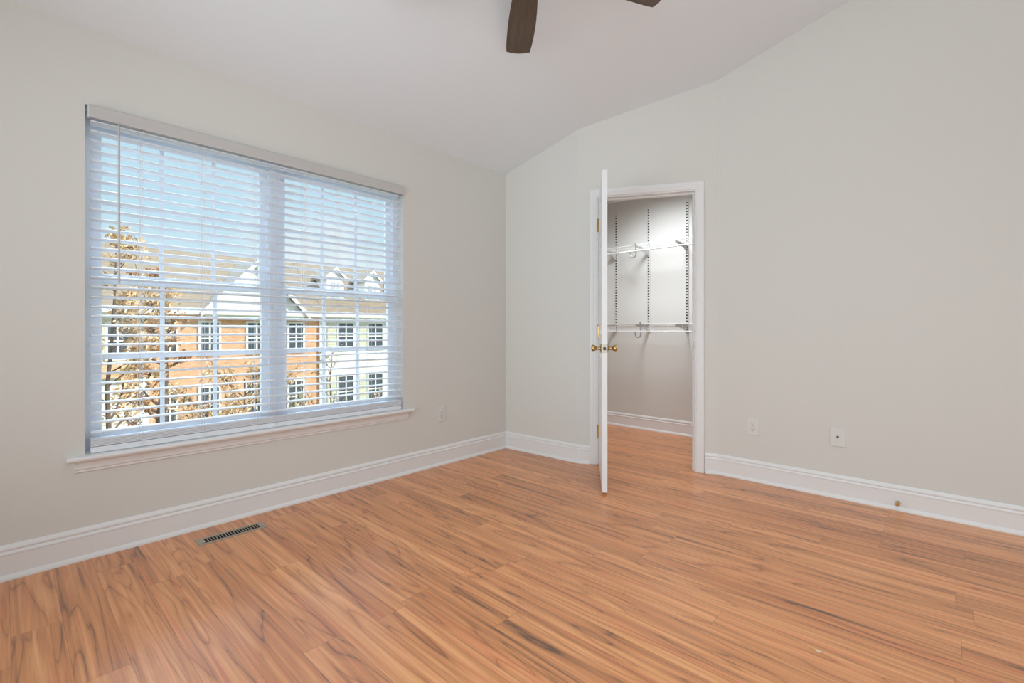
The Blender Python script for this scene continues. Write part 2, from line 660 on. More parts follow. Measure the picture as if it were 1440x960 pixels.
def sloped_wall(pts2, thick, name, label):
    """pts2: two floor points; thick: offset vector away from the room; top follows the ceiling"""
    (x0, y0), (x1, y1) = pts2
    ys = [y0, y1]
    cuts = [0.0, 1.0]
    if (y0 - RIDGE_Y) * (y1 - RIDGE_Y) < 0:
        cuts.insert(1, (RIDGE_Y - y0) / (y1 - y0))
    poly = [(x0, y0, 0), (x1, y1, 0)]
    for t in reversed(cuts):
        x, y = x0 + (x1 - x0) * t, y0 + (y1 - y0) * t
        poly.append((x, y, ceil_z(y) + 0.03))
    return MB().prism(poly, (0, 0, 0), (thick[0], thick[1], 0)).build(name, WALL)


struct(sloped_wall([(AX, WY), bpt(QA)], (TH, 0), 'wall_far', ''), 'narrow off white wall between window corner and closet door', 'wall')
struct(sloped_wall([(CX, CY1), (CX, SIDEY)], (TH, 0), 'wall_right', ''), 'long off white wall right of the closet door', 'wall')
struct(sloped_wall([(BACKX, WY), (BACKX, SIDEY)], (-TH, 0), 'wall_back', ''), 'off white wall behind the camera', 'wall')
o = MB().box(BACKX, CX + TH, SIDEY - TH, SIDEY, 0, ceil_z(SIDEY) + 0.02).build('wall_side', WALL)
struct(o, 'off white wall behind and right of the camera', 'wall')

# angled wall with the doorway
QO0, QO1, DH = 0.234, 0.934, 2.068        # clear opening
JT = 0.018
m = MB()


def bwall(q0, q1, z0):
    a, b = bpt(q0), bpt(q1)
    poly = [(a[0], a[1], z0), (b[0], b[1], z0), (b[0], b[1], ceil_z(b[1]) + 0.03), (a[0], a[1], ceil_z(a[1]) + 0.03)]
    m.prism(poly, (0, 0, 0), (-NX * TH, -NY * TH, 0))


bwall(QA, QO0 - JT, 0)
bwall(QO1 + JT, BLEN, 0)
bwall(QO0 - JT, QO1 + JT, DH + JT)
# fill the wedge where the outside corner turns
pa = bpt(QA)
pb = bpt(QA, -TH)
m.prism([(pa[0], pa[1], 0), (pa[0] + TH, pa[1], 0), (pb[0], pb[1], 0)], (0, 0, 0), (0, 0, ceil_z(pa[1])))
struct(m.build('wall_door', WALL), 'angled off white wall holding the closet doorway', 'wall')

# closet shell
struct(MB().box(CLX, CLX + TH, CLY0, WY, 0, CLZ).build('wall_closet_back', WALL), 'off white closet wall carrying the shelves', 'wall')
struct(MB().box(CX + TH, CLX + TH, CLY0 - TH, CLY0, 0, CLZ).build('wall_closet_right', WALL), 'off white right closet wall', 'wall')
poly = [(AX + TH, WY + 0.05), (AX + TH, BY0), bpt(0, -TH), bpt(BLEN, -TH), (CX + TH, CY1 - 0.05), (CX + TH, CLY0 - TH), (CLX + TH, CLY0 - TH), (CLX + TH, WY + 0.05)]
o = MB().prism([(x, y, CLZ) for x, y in poly], (0, 0, 0), (0, 0, 0.1)).build('ceiling_closet', CEIL)
struct(o, 'flat white closet ceiling', 'ceiling')

# ------------------------------------------------------------------ baseboards
BASE = [(0, 0), (0.026, 0), (0.026, 0.006), (0.023, 0.013), (0.0175, 0.019), (0.0145, 0.022), (0.0145, 0.101),
        (0.0165, 0.104), (0.0165, 0.109), (0.0135, 0.113), (0.0105, 0.116), (0.0095, 0.119), (0.0125, 0.122), (0.0135, 0.127),
        (0.0115, 0.133), (0.0075, 0.139), (0.004, 0.143), (0, 0.144)]
struct(MB().sweep(BASE, [(BACKX, WY), (AX, WY)], -1).build('baseboard_left', TRIM), 'white moulded baseboard under the window', 'baseboard')
struct(MB().sweep(BASE, [(AX, WY), (bpt(QA)[0] - 0.002, bpt(QA)[1] + 0.018), bpt(QA + 0.018), bpt(0.169)], -1).build('baseboard_far', TRIM),
       'short white baseboard wrapping from window corner to door casing', 'baseboard')
struct(MB().sweep(BASE, [bpt(1.006), (CX, CY1), (CX, SIDEY)], -1).build('baseboard_right', TRIM), 'white moulded baseboard along the right wall', 'baseboard')
struct(MB().sweep(BASE, [(CLX, WY), (CLX, CLY0)], -1).build('baseboard_closet', TRIM), 'white baseboard inside the closet', 'baseboard')

# ------------------------------------------------------------------ door casing and jamb
BROT = Matrix.Translation((BX0, BY0, 0)) @ Matrix(((UX, NX, 0, 0), (UY, NY, 0, 0), (0, 0, 1, 0), (0, 0, 0, 1)))
j = MB()
j.box(QO0 - JT, QO0, -TH - 0.004, 0.004, 0, DH, mat=BROT)
j.box(QO1, QO1 + JT, -TH - 0.004, 0.004, 0, DH, mat=BROT)
j.box(QO0 - JT, QO1 + JT, -TH - 0.004, 0.004, DH, DH + JT, mat=BROT)
# stops
j.box(QO0, QO0 + 0.011, -0.075, -0.040, 0, DH, mat=BROT)
j.box(QO1 - 0.011, QO1, -0.075, -0.040, 0, DH, mat=BROT)
j.box(QO0 + 0.011, QO1 - 0.011, -0.075, -0.040, DH - 0.011, DH, mat=BROT)
jamb = struct(j.build('trim_1', TRIM), 'white painted door jamb lining the closet doorway', 'door jamb')
sk = MB()
sk.box(QO1 - 0.0025, QO1 + 0.001, -0.036, 0.003, 0.905, 0.962, mat=BROT)
so = sk.build('strike_plate', STEEL, jamb)
so['label'] = 'small steel strike plate'

cs = MB()


def casing_profile(w_):
    return [(0, 0), (0.006, 0.010), (0.012, 0.0125), (w_ * 0.45, 0.0135), (w_ * 0.55, 0.016), (w_ - 0.010, 0.0175), (w_ - 0.003, 0.016), (w_, 0.0)]


def casing(mb, q_in_l, q_in_r, z_in, w_):
    pr = casing_profile(w_)
    pts = []
    for a, o in pr:
        pts.append([(q_in_l - a, o, 0), (q_in_l - a, o, z_in + a), (q_in_r + a, o, z_in + a), (q_in_r + a, o, 0)])
    vs, fs = [], []
    n = len(pr)
    for k in range(4):
        for i in range(n):
            vs.append((BROT @ Vector(pts[i][k]))[:])
    for k in range(3):
        for i in range(n):
            fs.append([k * n + i, k * n + (i + 1) % n, (k + 1) * n + (i + 1) % n, (k + 1) * n + i])
    fs.append(list(range(n)))
    fs.append([3 * n + i for i in range(n)])
    mb.add(vs, fs)


casing(cs, QO0 - 0.005, QO1 + 0.005, DH + 0.005, 0.062)
struct(cs.build('trim_2', TRIM), 'white moulded casing around the closet doorway', 'door casing')

# ------------------------------------------------------------------ window stool and apron
st = MB()
# nosed board with horns
prof = [(WY + 0.10, 0.452), (WY - 0.045, 0.452), (WY - 0.051, 0.456), (WY - 0.053, 0.463), (WY - 0.051, 0.470), (WY - 0.045, 0.474), (WY + 0.10, 0.474)]
st.prism([(OX0, y, z) for y, z in prof], (0, 0, 0), (OX1 - OX0, 0, 0))
prof2 = [(WY, 0.452)] + prof[1:6] + [(WY, 0.474)]
st.prism([(OX0 - 0.062, y, z) for y, z in prof2], (0, 0, 0), (0.062, 0, 0))
st.prism([(OX1, y, z) for y, z in prof2], (0, 0, 0), (0.062, 0, 0))
struct(st.build('trim_3', TRIM), 'white nosed window stool under the blind', 'window sill')
ap = MB()
prof = [(WY, 0.452), (WY - 0.026, 0.452), (WY - 0.026, 0.446), (WY - 0.017, 0.438), (WY - 0.014, 0.425), (WY - 0.014, 0.412), (WY - 0.009, 0.406), (WY - 0.009, 0.398), (WY, 0.395)]
ap.prism([(OX0 - 0.035, y, z) for y, z in prof], (0, 0, 0), (OX1 - OX0 + 0.07, 0, 0))
struct(ap.build('trim_4', TRIM), 'white moulded apron below the window stool', 'window apron')

# ------------------------------------------------------------------ windows: two double-hung units with grilles
def double_hung(name, x0, x1, label):
    t = thing(name, label, 'window', ((x0 + x1) / 2, WY + 0.11, OZ0 + 0.022), kind='structure')
    lx, ly, lz = t.location
    y0, y1 = WY + 0.085, WY + 0.15
    z0, z1 = OZ0 + 0.022, OZ1
    X0, X1 = x0 - lx, x1 - lx
    fw = 0.032
    fr = MB()
    fr.box(X0, X0 + fw, y0 - ly, y1 - ly, z0 - lz, z1 - lz)
    fr.box(X1 - fw, X1, y0 - ly, y1 - ly, z0 - lz, z1 - lz)
    fr.box(X0 + fw, X1 - fw, y0 - ly, y1 - ly, z1 - lz - fw, z1 - lz)
    fr.box(X0 + fw, X1 - fw, y0 - ly, y1 - ly, 0, 0.03)
    fr.build('frame', VINYL, t)
    zm = 1.285
    for nm, za, zb, ya, sw in (('upper_sash', zm - 0.02, z1 - fw, y0 + 0.030, 0.042), ('lower_sash', z0 + 0.03, zm + 0.022, y0 + 0.004, 0.040)):
        yb = ya + 0.026
        xa, xb = X0 + fw - 0.004, X1 - fw + 0.004
        s = MB()
        s.box(xa, xa + sw, ya - ly, yb - ly, za - lz, zb - lz, 0.003)
        s.box(xb - sw, xb, ya - ly, yb - ly, za - lz, zb - lz, 0.003)
        s.box(xa + sw, xb - sw, ya - ly, yb - ly, zb - lz - 0.042, zb - lz, 0.003)
        s.box(xa + sw, xb - sw, ya - ly, yb - ly, za - lz, za - lz + 0.05, 0.003)
        so_ = s.build(nm, VINYL, t)
        ga, gb = xa + sw, xb - sw
        gz0, gz1 = za - lz + 0.05, zb - lz - 0.042
        g = MB().box(ga - 0.003, gb + 0.003, ya + 0.011 - ly, ya + 0.015 - ly, gz0 - 0.003, gz1 + 0.003).build('glass', GLASS, so_)
        mu = MB()
        for k in (1, 2):
            xx = ga + (gb - ga) * k / 3
            mu.box(xx - 0.0095, xx + 0.0095, ya + 0.003 - ly, ya + 0.010 - ly, gz0, gz1)
        zz = (gz0 + gz1) / 2
        mu.box(ga, gb, ya + 0.0036 - ly, ya + 0.0094 - ly, zz - 0.0095, zz + 0.0095)
        mu.build('grille', VINYL, so_)
    return t


XM = (OX0 + OX1) / 2
double_hung('window_1', OX0, XM - 0.004, 'left double hung window with a white grille behind the blind')
double_hung('window_2', XM + 0.004, OX1, 'right double hung window with a white grille behind the blind')
struct(MB().box(XM - 0.030, XM + 0.030, WY + 0.072, WY + 0.085, OZ0 + 0.022, OZ1).build('trim_5', VINYL), 'white mullion strip between the two windows', 'window mullion')

# ------------------------------------------------------------------ the blind
bl = thing('window_blind', 'wide white horizontal slatted blind hanging open over the double window', 'blind', (XM, WY + 0.01, 0.474))
bx, by, bz = bl.location
SX0, SX1 = 0.272 - bx, 1.942 - bx
# valance, with returns
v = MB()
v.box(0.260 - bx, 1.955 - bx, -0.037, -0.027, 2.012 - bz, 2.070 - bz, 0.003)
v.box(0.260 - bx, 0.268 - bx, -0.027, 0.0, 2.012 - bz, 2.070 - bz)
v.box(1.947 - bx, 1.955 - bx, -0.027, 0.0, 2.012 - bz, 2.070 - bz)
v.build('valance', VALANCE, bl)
MB().box(SX0, SX1, -0.020, 0.030, 2.018 - bz, 2.066 - bz, 0.002).build('head_rail', SLAT, bl)
SP = 0.0448
TILT = R(3.0)
sl = MB()
zs = []
z = 2.000
while z > 0.56:
    zs.append(z)
    z -= SP
rnd = random.Random(4)


def slat(mb, zc, tilt, crown=0.0072, w_=0.0535, t=0.0045):
    n = 5
    rows = []
    for i in range(n + 1):
        s_ = -1 + 2 * i / n
        yy = s_ * w_ / 2
        zz = crown * (1 - s_ * s_)
        rows.append((yy * math.cos(tilt) - zz * math.sin(tilt), yy * math.sin(tilt) + zz * math.cos(tilt)))
    top = [(y, zz + zc + t / 2) for y, zz in rows]
    bot = [(y, zz + zc - t / 2) for y, zz in reversed(rows)]
    poly = [(SX0, y + 0.006, zz) for y, zz in top + bot]
    mb.prism(poly, (0, 0, 0), (SX1 - SX0, 0, 0))


for zc in zs:
    slat(sl, zc - bz, -TILT + R(rnd.uniform(-0.8, 0.8)))
# the last slats rest stacked on the bottom rail
for k in range(5):
    slat(sl, 0.5085 - bz + k * 0.0068, 0.0, 0.0028)
sl.build('slats', SLAT, bl, smooth=True)
br_ = MB()
br_.box(SX0, SX1, -0.021, 0.031, 0.4755 - bz, 0.503 - bz, 0.004)
bro = br_.build('bottom_rail', SLAT, bl)
LX = [0.455, 0.715, 0.975, 1.075, 1.255, 1.475, 1.695, 1.90]
for x in LX:
    l = MB()
    for yy in (-0.021, 0.033):
        for dx in (-0.006, 0.006):
            l.tube([(x - bx + dx, yy, 0.50 - bz), (x - bx + dx, yy, 2.03 - bz)], 0.0009, 5)
    for zc in zs:
        l.tube([(x - bx - 0.006, -0.021, zc - bz - 0.003), (x - bx - 0.006, 0.033, zc - bz - 0.003)], 0.0007, 4)
    l.build('ladder_cord', CORD, bl)
    MB().lathe([(0.006, 0), (0.007, 0.002), (0.005, 0.005)], 12, Matrix.Translation((x - bx, -0.021, 0.492 - bz)) @ Matrix.Rotation(R(90), 4, 'X')).build('cord_button', SLAT, bro)
wd = MB()
wx = 0.368 - bx
wd.tube([(wx, -0.043, 1.262 - bz), (wx, -0.043, 1.272 - bz), (wx, -0.043, 1.30 - bz), (wx, -0.043, 2.0 - bz)], [0.004, 0.0055, 0.0045, 0.0042], 8)
wd.tube([(wx, -0.043, 2.0 - bz), (wx, -0.040, 2.015 - bz), (wx, -0.030, 2.03 - bz), (wx, -0.018, 2.035 - bz)], 0.0018, 6)
wd.build('tilt_wand', WAND, bl, smooth=True)

# ------------------------------------------------------------------ the closet door, standing open
DW, DT, DHT = 0.692, 0.035, 2.035
pv = bpt(0.239, 0.007)
ang = math.atan2(UY, UX) - R(82.8)
dr = thing('door_1', 'white panelled closet door standing open edge on to the room', 'door', (pv[0], pv[1], 0.018), ang, kind='structure')
# local: x along the leaf, y = +n side is the room face at 0, thickness toward +y side away from the room
dl = MB()
# the closed leaf runs along +x with the room face toward local -? : room normal is x rotated by -90 deg
SGN = 1.0  # body lies on +y (closet side)
y_room, y_clos = 0.0, DT
dl.box(0, DW, 0.006, DT - 0.006, 0, DHT)
stile, mull = 0.105, 0.09
zr = [0.0, 0.24, 0.86, 1.00, 1.60, 1.71, 1.91, DHT]
for ya, yb in ((0.0, 0.0061), (DT - 0.0061, DT)):
    dl.box(0, stile, ya, yb, 0, DHT)
    dl.box(DW - stile, DW, ya, yb, 0, DHT)
    dl.box(DW / 2 - mull / 2, DW / 2 + mull / 2, ya, yb, 0, DHT)
    for a, b in ((0, zr[1]), (zr[2], zr[3]), (zr[4], zr[5]), (zr[6], zr[7])):
        dl.box(stile, DW / 2 - mull / 2, ya, yb, a, b)
        dl.box(DW / 2 + mull / 2, DW - stile, ya, yb, a, b)
    for xa, xb in ((stile, DW / 2 - mull / 2), (DW / 2 + mull / 2, DW - stile)):
        for a, b in ((zr[1], zr[2]), (zr[3], zr[4]), (zr[5], zr[6])):
            mid = (ya + yb) / 2
            dl.box(xa + 0.025, xb - 0.025, mid - 0.003, mid + 0.003, a + 0.025, b - 0.025, 0.002)
dl.build('leaf', DOORP, dr)
kz = 0.925 - 0.018
for sgn, yb in ((-1, 0.0), (1, DT)):
    mt = Matrix.Translation((DW - 0.060, yb, kz)) @ Matrix.Rotation(R(90) * (1 if sgn < 0 else -1), 4, 'X')
    k = MB()
    k.lathe([(0.029, 0.0), (0.029, 0.003), (0.025, 0.007), (0.012, 0.009), (0.010, 0.013), (0.010, 0.030), (0.014, 0.036), (0.021, 0.043), (0.0235, 0.052), (0.022, 0.059), (0.014, 0.064), (0.0, 0.065)], 24, mt)
    k.build('door_knob', BRASS, dr, smooth=True)['label'] = 'polished brass knob'
lp = MB().box(DW - 0.0005, DW + 0.0015, DT / 2 - 0.0125, DT / 2 + 0.0125, kz - 0.028, kz + 0.028).build('latch_plate', LATCHP, dr)
MB().lathe([(0.0105, 0), (0.0105, 0.004), (0.007, 0.008), (0.0, 0.009)], 16, Matrix.Translation((DW + 0.0015, DT / 2, kz)) @ Matrix.Rotation(R(90), 4, 'Y')).build('latch_bolt', DARKSTEEL, lp, smooth=True)
for hz in (0.235, 1.010, 1.835):
    h = MB()
    h.tube([(-0.006, -0.006, hz - 0.048), (-0.006, -0.006, hz + 0.048)], 0.0075, 10)
    h.tube([(-0.006, -0.006, hz + 0.048), (-0.006, -0.006, hz + 0.055)], [0.0085, 0.005], 10)
    h.box(-0.001, 0.0, 0.0, 0.030, hz - 0.045, hz + 0.045)
    h.box(-0.006, 0.002, -0.006, 0.001, hz - 0.045, hz + 0.045)
    h.build('hinge', BRASS, dr, smooth=True)['label'] = 'brass butt hinge'

# ------------------------------------------------------------------ closet fittings
YS = [2.674, 2.292, 1.886]
ylab = ['behind the door edge', 'in the middle of the doorway', 'beside the right door jamb']
SHELVES = [(1.893, 1.833, 'upper'), (1.103, 1.031, 'lower')]
for i, yy in enumerate(YS):
    t = thing('shelf_standard', 'white slotted shelf standard on closet wall, ' + ylab[i], 'shelf standard', (CLX, yy, 1.02), group='slotted closet shelf standards')
    b_ = MB()
    b_.box(-0.009, 0, -0.0155, -0.0130, 0, 1.285)
    b_.box(-0.009, 0, 0.0130, 0.0155, 0, 1.285)
    nsl = 44
    hh = 1.285 / nsl
    b_.box(-0.0115, -0.0090, -0.0155, -0.0095, 0, 1.285)
    b_.box(-0.0115, -0.0090, 0.0095, 0.0155, 0, 1.285)
    for k in range(nsl):
        b_.box(-0.0114, -0.0091, -0.0095, 0.0095, k * hh, k * hh + hh * 0.5)
    b_.build('channel', STANDARD, t)
    MB().box(-0.006, -0.0005, -0.0129, 0.0129, 0.002, 1.283).build('slot_shade', SLOT_SHADE, t)
SY0, SY1, SFX = 1.05, 2.86, 4.285
for zt, zl, nm in SHELVES:
    t = thing('wire_shelf', nm + ' white wire shelf with hanging rod in the closet', 'wire shelf', (CLX, (SY0 + SY1) / 2, zt), group='white wire closet shelves')
    o_ = Vector(t.location)
    g = MB()
    n = int((SY1 - SY0) / 0.026)
    for k in range(n + 1):
        yy = SY0 + (SY1 - SY0) * k / n - o_.y
        g.tube([(-0.012, yy, 0.002), (SFX - CLX, yy, 0.002), (SFX - CLX, yy, zl - zt + 0.004)], 0.0012, 5)
    g.build('deck_wires', WIRE, t)
    g = MB()
    for xx in (-0.014, -0.15):
        g.tube([(xx, SY0 - o_.y, -0.002), (xx, SY1 - o_.y, -0.002)], 0.0028, 6)
    g.tube([(SFX - CLX, SY0 - o_.y, -0.001), (SFX - CLX, SY1 - o_.y, -0.001)], 0.0034, 8)
    g.build('long_wire', WIRE, t, smooth=True)
    g = MB()
    g.tube([(SFX - CLX - 0.003, SY0 - o_.y, zl - zt), (SFX - CLX - 0.003, SY1 - o_.y, zl - zt)], 0.0068, 10)
    g.build('hanging_rod', WIRE, t, smooth=True)
    for i, yy in enumerate(YS):
        m = MB()
        poly = [(CLX - 0.0115, yy - 0.002, zt - 0.006), (CLX - 0.0115, yy - 0.002, zt - 0.085), (CLX - 0.022, yy - 0.002, zt - 0.085),
                (CLX - 0.10, yy - 0.002, zt - 0.045), (CLX - 0.27, yy - 0.002, zt - 0.022), (CLX - 0.285, yy - 0.002, zt - 0.006)]
        m.prism(poly, (0, 0, 0), (0, 0.004, 0))
        m.box(CLX - 0.285, CLX - 0.0115, yy - 0.007, yy + 0.007, zt - 0.0082, zt - 0.0054)
        o = m.build('shelf_bracket', BRACKET, loc=(CLX - 0.0115, yy, zt - 0.05))
        tag(o, 'grey shelf bracket under the %s wire shelf, %s' % (nm, ylab[i]), 'bracket', 'closet shelf brackets')
for (zt, zl, nm), yy in zip(SHELVES, (2.322, 2.270)):
    g = MB()
    ys = yy - 0.027
    pts = [(SFX - 0.014, ys, zt + 0.004), (SFX - 0.010, ys, zt + 0.013), (SFX + 0.004, ys, zt + 0.015), (SFX + 0.016, ys, zt + 0.008),
           (SFX + 0.018, ys, zt - 0.006), (SFX + 0.018, ys, zl + 0.005), (SFX + 0.018, yy - 0.030, zl - 0.015)]
    for k in range(9):
        a = R(-180 + 22.5 * k)
        pts.append((SFX + 0.018, yy - 0.0 + 0.031 * math.cos(a), zl - 0.024 + 0.036 * math.sin(a)))
    pts.append((SFX + 0.018, yy + 0.030, zl - 0.005))
    g.tube(pts, 0.0058, 8)
    o = g.build('rod_hook', HOOKM, smooth=True, loc=(SFX, yy, zt))
    tag(o, 'small grey open hook hanging on the %s closet shelf rod' % nm, 'hook', 'hooks on the closet rods')
# unseen lamp added to brighten the closet
cl = thing('closet_fill_fixture', 'added unseen round white lamp brightening the closet', 'fill light', (3.74, 1.95, CLZ))
MB().lathe([(0.10, 0.0), (0.10, -0.02), (0.09, -0.025)], 28).build('base', STEEL, cl)
MB().lathe([(0.088, -0.022), (0.085, -0.035), (0.06, -0.05), (0.03, -0.056), (0.0, -0.057)], 28).build('fill_fixture_shade', LAMPG, cl, smooth=True)
area('closet_fill_light', (3.74, 1.95, 2.35), (0.50, 0.05, -1.0), 0.34, 0.34, FILL_CLOSET, (0.90, 0.97, 1.03), 125)

# ------------------------------------------------------------------ ceiling fan
FX, FY, FZ, FR = 1.481, 1.27, 2.575, 0.662
fan = thing('ceiling_fan', 'dark walnut five blade ceiling fan at the top of the room', 'ceiling fan', (FX, FY, FZ))
czf = ceil_z(FY) - FZ
f_ = MB()
f_.lathe([(0.075, czf + 0.02), (0.075, czf - 0.025), (0.06, czf - 0.05), (0.03, czf - 0.07), (0.02, czf - 0.075)], 28)
f_.build('canopy', FANM, fan, smooth=True)
MB().tube([(0, 0, 0.09), (0, 0, czf - 0.06)], 0.013, 14).build('down_rod', FANM, fan, smooth=True)
MB().lathe([(0.03, 0.12), (0.09, 0.10), (0.125, 0.07), (0.13, 0.03), (0.12, 0.0), (0.10, -0.02), (0.07, -0.045), (0.065, -0.07), (0.03, -0.085), (0.0, -0.087)], 36).build('motor_housing', FANM, fan, smooth=True)
# blade outward angle in world: blade one points away from the camera, almost along the view
a0 = R(YAW + 3.5)
blade_me = None
for k in range(5):
    a = a0 - k * R(72)
    n = 26
    top = []
    edge = []
    L0, L1 = 0.16, FR
    # outline in (x along, y across): leading side bows outward, tip slanted and rounded
    up_, dn_ = [], []
    for i in range(n + 1):
        s_ = i / n
        x = L0 + (L1 - L0) * s_
        wl = 0.046 + 0.020 * math.sin(math.pi * min(1, s_ * 0.62 + 0.10)) + 0.006 * s_
        wr = 0.046 + 0.024 * math.sin(math.pi * min(1, s_ * 0.72 + 0.08))
        up_.append((x, wl))
        dn_.append((x, -wr))
    up_[-1] = (L1 + 0.006, up_[-1][1] - 0.003)
    tip = []
    for i in range(1, 8):
        s_ = i / 8
        y = up_[-1][1] * (1 - s_) + dn_[-1][1] * s_
        tip.append((L1 + 0.006 - 0.034 * s_ + 0.014 * math.sin(math.pi * s_), y))
    dn_[-1] = (L1 - 0.028, dn_[-1][1])
    outline = up_ + tip + dn_[::-1]
    if blade_me is None:
        pt = R(9)
        th = 0.006
        vs = []
        for (x, y) in outline:
            vs.append((x, y * math.cos(pt), y * math.sin(pt)))
        mb = MB()
        mb.prism(vs, (0, 0, 0), (0, -th * math.sin(pt), th * math.cos(pt)))
        bo = mb.build('blade', WALNUT, fan)
        blade_me = bo.data
        ir = MB()
        ir.box(0.09, 0.205, -0.018, 0.018, -0.006, 0.0, 0.002, mat=Matrix.Rotation(pt, 4, 'X'))
        ir.box(0.17, 0.205, -0.04, 0.04, -0.006, 0.0, 0.002, mat=Matrix.Rotation(pt, 4, 'X'))
        io = ir.build('blade_iron', FANM, bo)
        iron_me = io.data
    else:
        bo = bpy.data.objects.new('blade', blade_me)
        C.objects.link(bo)
        bo.parent = fan
        io = bpy.data.objects.new('blade_iron', iron_me)
        C.objects.link(io)
        io.parent = bo
    bo.rotation_euler = (0, 0, a)

# ------------------------------------------------------------------ wall plates
def plate_frame(loc, normal):
    """local x across, y up, z out of the wall"""
    n_ = Vector(normal)
    up = Vector((0, 0, 1))
    x_ = up.cross(n_)
    return Matrix.Translation(loc) @ Matrix((x_, up, n_)).transposed().to_4x4()


def outlet(loc, normal, label, group):
    t = thing('electrical_outlet', label, 'outlet', loc, group=group)
    Mx = plate_frame((0, 0, 0), normal)
    m = MB().box(-0.039, 0.039, -0.0605, 0.0605, 0, 0.0065, 0.0025, mat=Mx)
    m.build('cover_plate', WHITEPL, t)
    for zc in (0.0195, -0.0195):
        r_ = MB()
        r_.lathe([(0.0172, 0.0), (0.0172, 0.0085), (0.0165, 0.0092)], 22, Mx @ Matrix.Translation((0, zc, 0)))
        ro = r_.build('receptacle', WHITEPL, t, smooth=True)
        h = MB()
        h.box(-0.0075, -0.0050, zc - 0.001, zc + 0.008, 0.009, 0.0096, mat=Mx)
        h.box(0.0050, 0.0075, zc, zc + 0.007, 0.009, 0.0096, mat=Mx)
        h.lathe([(0.0028, 0.009), (0.0028, 0.0096)], 10, Mx @ Matrix.Translation((0, zc - 0.008, 0)))
        h.build('socket_slots', SLOT, ro)
    MB().lathe([(0.0035, 0.006), (0.0035, 0.0072), (0.002, 0.0078)], 10, Mx).build('screw', STEEL, t)


outlet((2.308, WY, 0.394), (0, -1, 0), 'white duplex outlet on the window wall right of the blind', 'duplex outlets')
outlet((CX, 0.990, 0.376), (-1, 0, 0), 'white duplex outlet on the right wall nearest the closet door', 'duplex outlets')
t = thing('cable_outlet', 'white blank plate with a single cable jack on the right wall', 'cable jack', (CX, 0.502, 0.379))
Mx = plate_frame((0, 0, 0), (-1, 0, 0))
MB().box(-0.041, 0.041, -0.0605, 0.0605, 0, 0.0065, 0.0025, mat=Mx).build('cover_plate', WHITEPL, t)
MB().lathe([(0.0065, 0.006), (0.0065, 0.011), (0.0045, 0.011), (0.0045, 0.017), (0.002, 0.0172)], 8, Mx).build('coax_connector', DARKSTEEL, t)
for zz in (0.042, -0.042):
    MB().lathe([(0.003, 0.006), (0.003, 0.007), (0.0015, 0.0075)], 10, Mx @ Matrix.Translation((0, zz, 0))).build('screw', WHITEPL, t)

# door stop on the right baseboard
t = thing('door_stop', 'small brass door stop on the right baseboard', 'door stop', (CX - 0.0145, 0.212, 0.052))
Mx = plate_frame((0, 0, 0), (-1, 0, 0))
MB().lathe([(0.016, 0.0), (0.016, 0.003), (0.010, 0.008)], 18, Mx).build('base', WHITEPL, t, smooth=True)
MB().lathe([(0.006, 0.007), (0.006, 0.045), (0.009, 0.048), (0.0095, 0.054)], 14, Mx).build('shaft', BRASS, t, smooth=True)
MB().lathe([(0.0105, 0.054), (0.0115, 0.060), (0.009, 0.068), (0.0, 0.069)], 16, Mx).build('tip', BRASS, t, smooth=True)

# floor register
t = thing('floor_vent', 'bronze slotted floor vent by the baseboard under the window', 'floor vent', (0.796, 2.690, 0.0))
PX, PY = 0.155, 0.047
m = MB()
OXv, OYv = 0.124, 0.0265
for x0, x1, y0, y1 in ((-PX, PX, -PY, -OYv), (-PX, PX, OYv, PY), (-PX, -OXv, -OYv, OYv), (OXv, PX, -OYv, OYv)):
    zo, zi = 0.0025, 0.007
    def hz(x, y):
        return zo if (abs(abs(x) - PX) < 1e-6 or abs(abs(y) - PY) < 1e-6) else zi
    vs = [(x, y, hz(x, y)) for x, y in ((x0, y0), (x1, y0), (x1, y1), (x0, y1))]
    vb = [(x, y, 0.0) for x, y, _ in vs]
    m.add(vb + vs, [[3, 2, 1, 0], [4, 5, 6, 7]] + [[i, (i + 1) % 4, (i + 1) % 4 + 4, i + 4] for i in range(4)])
m.build('rim', VENTM, t)
MB().box(-OXv, OXv, -OYv, OYv, 0.0003, 0.001).build('duct_shade', BLACK, t)  # black sheet painted for the duct's shade; the floor has no hole
g = MB()
nb = 19
for k in range(1, nb):
    xx = -OXv + 2 * OXv * k / nb
    g.box(xx - 0.0017, xx + 0.0017, -OYv, OYv, 0.004, 0.007)
g.build('louvre_bars', VENTM, t)

# a scrap on the floor
m = MB()
m.prism([(-0.003, -0.007, 0.0002), (0.003, -0.006, 0.0002), (0.004, 0.006, 0.0002), (-0.001, 0.008, 0.0002)], (0, 0, 0), (0, 0, 0.0015))
o = m.build('paper_scrap', PAPER)
o.location = (1.793, 0.308, 0)
tag(o, 'tiny pale scrap lying on the floorboards near the camera', 'scrap')

# ================================================================== outside
GZ = -4.0
struct(MB().box(-60, 80, 5, 90, GZ - 0.2, GZ).build('ground_outside', GROUND), 'grass and paving outside the window', 'ground')
FYY = 24.0


